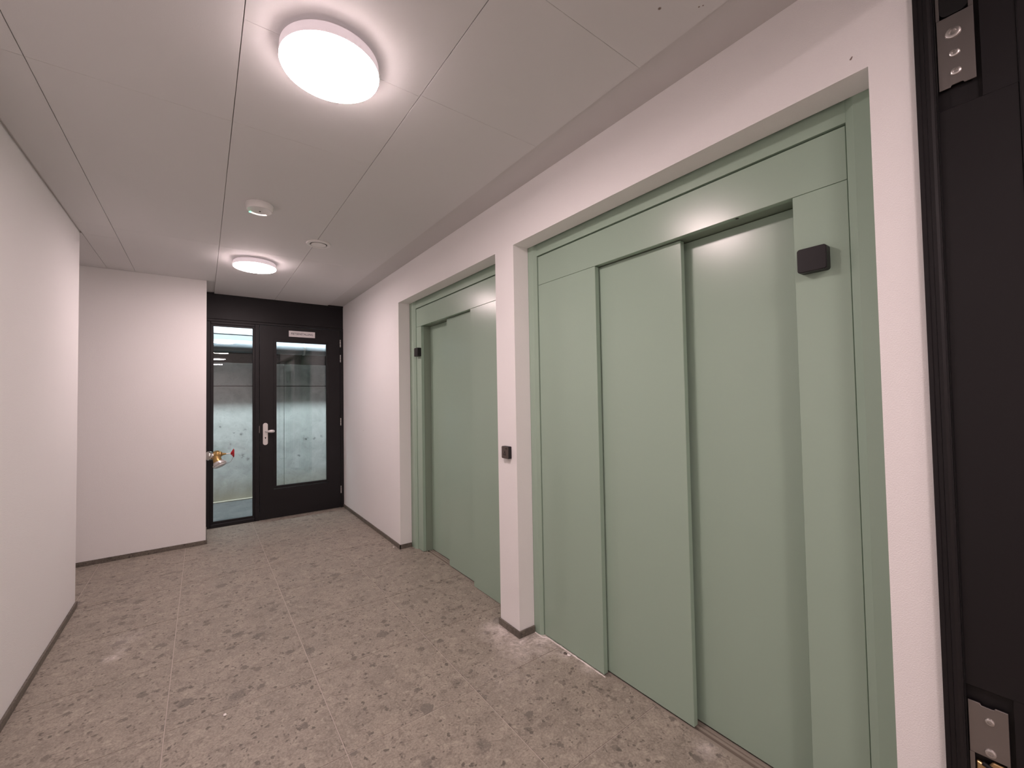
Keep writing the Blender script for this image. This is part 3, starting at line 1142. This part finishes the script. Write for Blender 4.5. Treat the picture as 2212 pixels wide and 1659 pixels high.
for i in range(13):
    s = i / 12
    p = p0.lerp(p1, s) + Vector((0.012, 0, -0.022)) * (4 * s * (1 - s))
    pts.append(p)
tube(B, pts, 0.0022, 8)
obj('cap_cord', B, M['dullsteel'], t, True)

# ================================================================== PLASTER REMAINS AT THE NEAR LIFT
B = BM()
random.seed(3)
pts, rad = [], []
for i in range(46):
    s = i / 45
    y = 1.975 - s * (1.975 - 1.452)
    pts.append((1.6268 + random.uniform(-0.0016, 0.0012) if y < 1.895 else 1.6065 + random.uniform(-0.002, 0.001), y, 0.0016 + random.uniform(0, 0.0012)))
    rad.append(max(0.0012, 0.0042 - 0.0018 * s + random.uniform(-0.0012, 0.0016)))
tube(B, pts, rad, 7)
tag(obj('plaster_bead', B, M['plaster'], None, True), 'ragged white plaster bead along the foot of the near lift panel', 'plaster')


def chip(name, x, y, r, label, flat=0.5, mat='plaster'):
    B = BM()
    bmesh.ops.create_icosphere(B, subdivisions=2, radius=r, matrix=Matrix.Translation((x, y, r * flat * 0.9 + 0.0002)) @ Matrix.Diagonal((1, 1.35, flat, 1)))
    for v in B.verts:
        v.co += Vector((random.uniform(-.22, .22) * r, random.uniform(-.22, .22) * r, random.uniform(-.1, .1) * r * flat))
    mz = min(v.co.z for v in B.verts)
    for v in B.verts:
        v.co.z += 0.0003 - mz
    return tag(obj(name, B, M[mat]), label, 'debris')


chip('plaster_crumb', 1.607, 1.690, 0.0085, 'white plaster crumb lying by the foot of the near lift panel', 0.5)
chip('stone_splinter', 1.603, 1.716, 0.0085, 'small brown splinter beside the white crumb at the near lift', 0.35, 'brownmetal')
chip('plaster_crumb', 1.462, 3.905, 0.0075, 'white plaster crumb on the floor by the skirting before the far lift', 0.6)
chip('plaster_crumb', 0.085, 2.335, 0.006, 'tiny white plaster crumb on the middle of the tile floor', 0.6)

# ================================================================== ROOM BEYOND THE GLASS
YG = 7.2
b = BM()
box(b, -3.5, 4.2, 5.905, 9.0, -0.12, -0.004)
struct(obj('floor_beyond', b, M['concrete2']), 'grey concrete floor beyond the black door')
b = BM()
box(b, -3.5, 4.2, YG - 0.045, YG + 0.14, -0.004, 0.012, 0.004)
struct(obj('trim_1', b, M['concrete']), 'pale concrete kicker along the foot of the concrete wall beyond the glass')
gw = empty_struct('wall_beyond', (0.5, YG + 0.07, 0.0), 'stained fair-faced concrete wall of the room beyond the black door')
for x0, x1 in ((-3.5, -1.55), (-1.55, 1.0), (1.0, 3.3), (3.3, 4.2)):
    for z0, z1, dy in ((0.012, 1.636, 0.0), (1.636, 1.962, 0.006)):
        B = BM()
        box(B, x0 + 0.0025, x1 - 0.0025, YG + dy, YG + 0.14, z0, z1 - (0.015 if z1 < 1.7 else 0), 0.003)
        obj('concrete_panel', B, M['concrete'], gw)
B = BM()
box(B, -3.5, 4.2, YG + 0.14, YG + 0.16, 0.0, 1.955)
obj('joint_backing', B, M['rubber'], gw)
# beam above the wall with a dark slot between
b = BM()
box(b, -3.5, 4.2, YG + 0.02, YG + 0.30, 2.215, 2.366, 0.003)
struct(obj('trim_2', b, M['foam']), 'speckled pale downstand board above the concrete wall beyond the glass')
b = BM()
box(b, -3.5, 4.2, YG + 0.02, YG + 0.30, 2.380, 3.20, 0.003)
struct(obj('trim_3', b, M['greyboard']), 'smooth pale board above the speckled board beyond the glass')
b = BM()
box(b, -3.5, 4.2, 8.6, 8.7, -0.004, 3.2)
box(b, -3.6, -3.5, 5.905, 8.7, -0.004, 3.2)
box(b, 4.2, 4.3, 5.905, 8.7, -0.004, 3.2)
box(b, -3.5, -2.0, 5.905, 6.0, -0.004, 3.2)
box(b, -2.0, XBK + 0.01, 5.875, 5.93, -0.004, 3.2)
box(b, 1.5, 4.2, 5.875, 5.93, -0.004, 3.2)
box(b, XBK + 0.01, 1.5, 5.875, 5.93, ZC - 0.01, 3.2)
struct(obj('wall_outer', b, M['concrete2']), 'plain grey walls closing the room beyond the black door')
b = BM()
box(b, -3.6, 4.3, 5.96, 8.7, 3.10, 3.20)
struct(obj('ceiling_beyond', b, M['concrete2']), 'grey concrete ceiling of the room beyond the black door')
# duct with bracket rings
DY, DZ, DR = 6.95, 2.178, 0.088
t = thing('ventilation_duct', 'round galvanised duct hung in front of the concrete wall beyond the glass', 'duct', (0.6, DY, DZ))
B = BM()
lathe(B, [(0.0, 0), (DR, 0), (DR, 3.5 + 1.218), (0.0, 3.5 + 1.218)], (-3.49, DY, DZ), (1, 0, 0), 40)
obj('duct_length', B, M['duct'], t, True)
B = BM()
lathe(B, [(0.0, 0), (DR - 0.001, 0), (DR - 0.001, 2.95), (0.0, 2.95)], (1.2285, DY, DZ), (1, 0, 0), 40)
obj('duct_length', B, M['duct'], t, True)
for x in (1.2285, -1.6):
    B = BM()
    lathe(B, [(DR, -0.012), (DR + 0.006, -0.012), (DR + 0.006, -0.003), (DR + 0.003, 0.0), (DR + 0.006, 0.003), (DR + 0.006, 0.012), (DR, 0.012), (DR, -0.012)], (x, DY, DZ), (1, 0, 0), 40)
    tube(B, [(x, DY, DZ + DR), (x, DY, 3.11)], 0.005, 8)
    obj('bracket_ring', B, M['steel'], t, True)
# batten lamp that lights it
t = thing('batten_lamp', 'long cool-white batten lamp at the ceiling beyond the glass, above the duct', 'lamp', (0.5, 6.6275, 3.10))
B = BM()
prism(B, [(6.5925, 3.10), (6.5975, 2.805), (6.6125, 2.785), (6.6425, 2.785), (6.6575, 2.805), (6.6625, 3.10)], 0, -2.4, 3.4)
box(B, -2.4, 3.4, 6.588, 6.593, 2.665, 3.10)  # added unseen fin, blocks tube light from spilling through the door glass
obj('lamp_housing', B, M['whitemetal'], t)
B = BM()
tube(B, [(-2.35, 6.6275, 2.756), (3.35, 6.6275, 2.756)], 0.024, 20)
obj('lamp_tube', B, M['tube'], t, True)
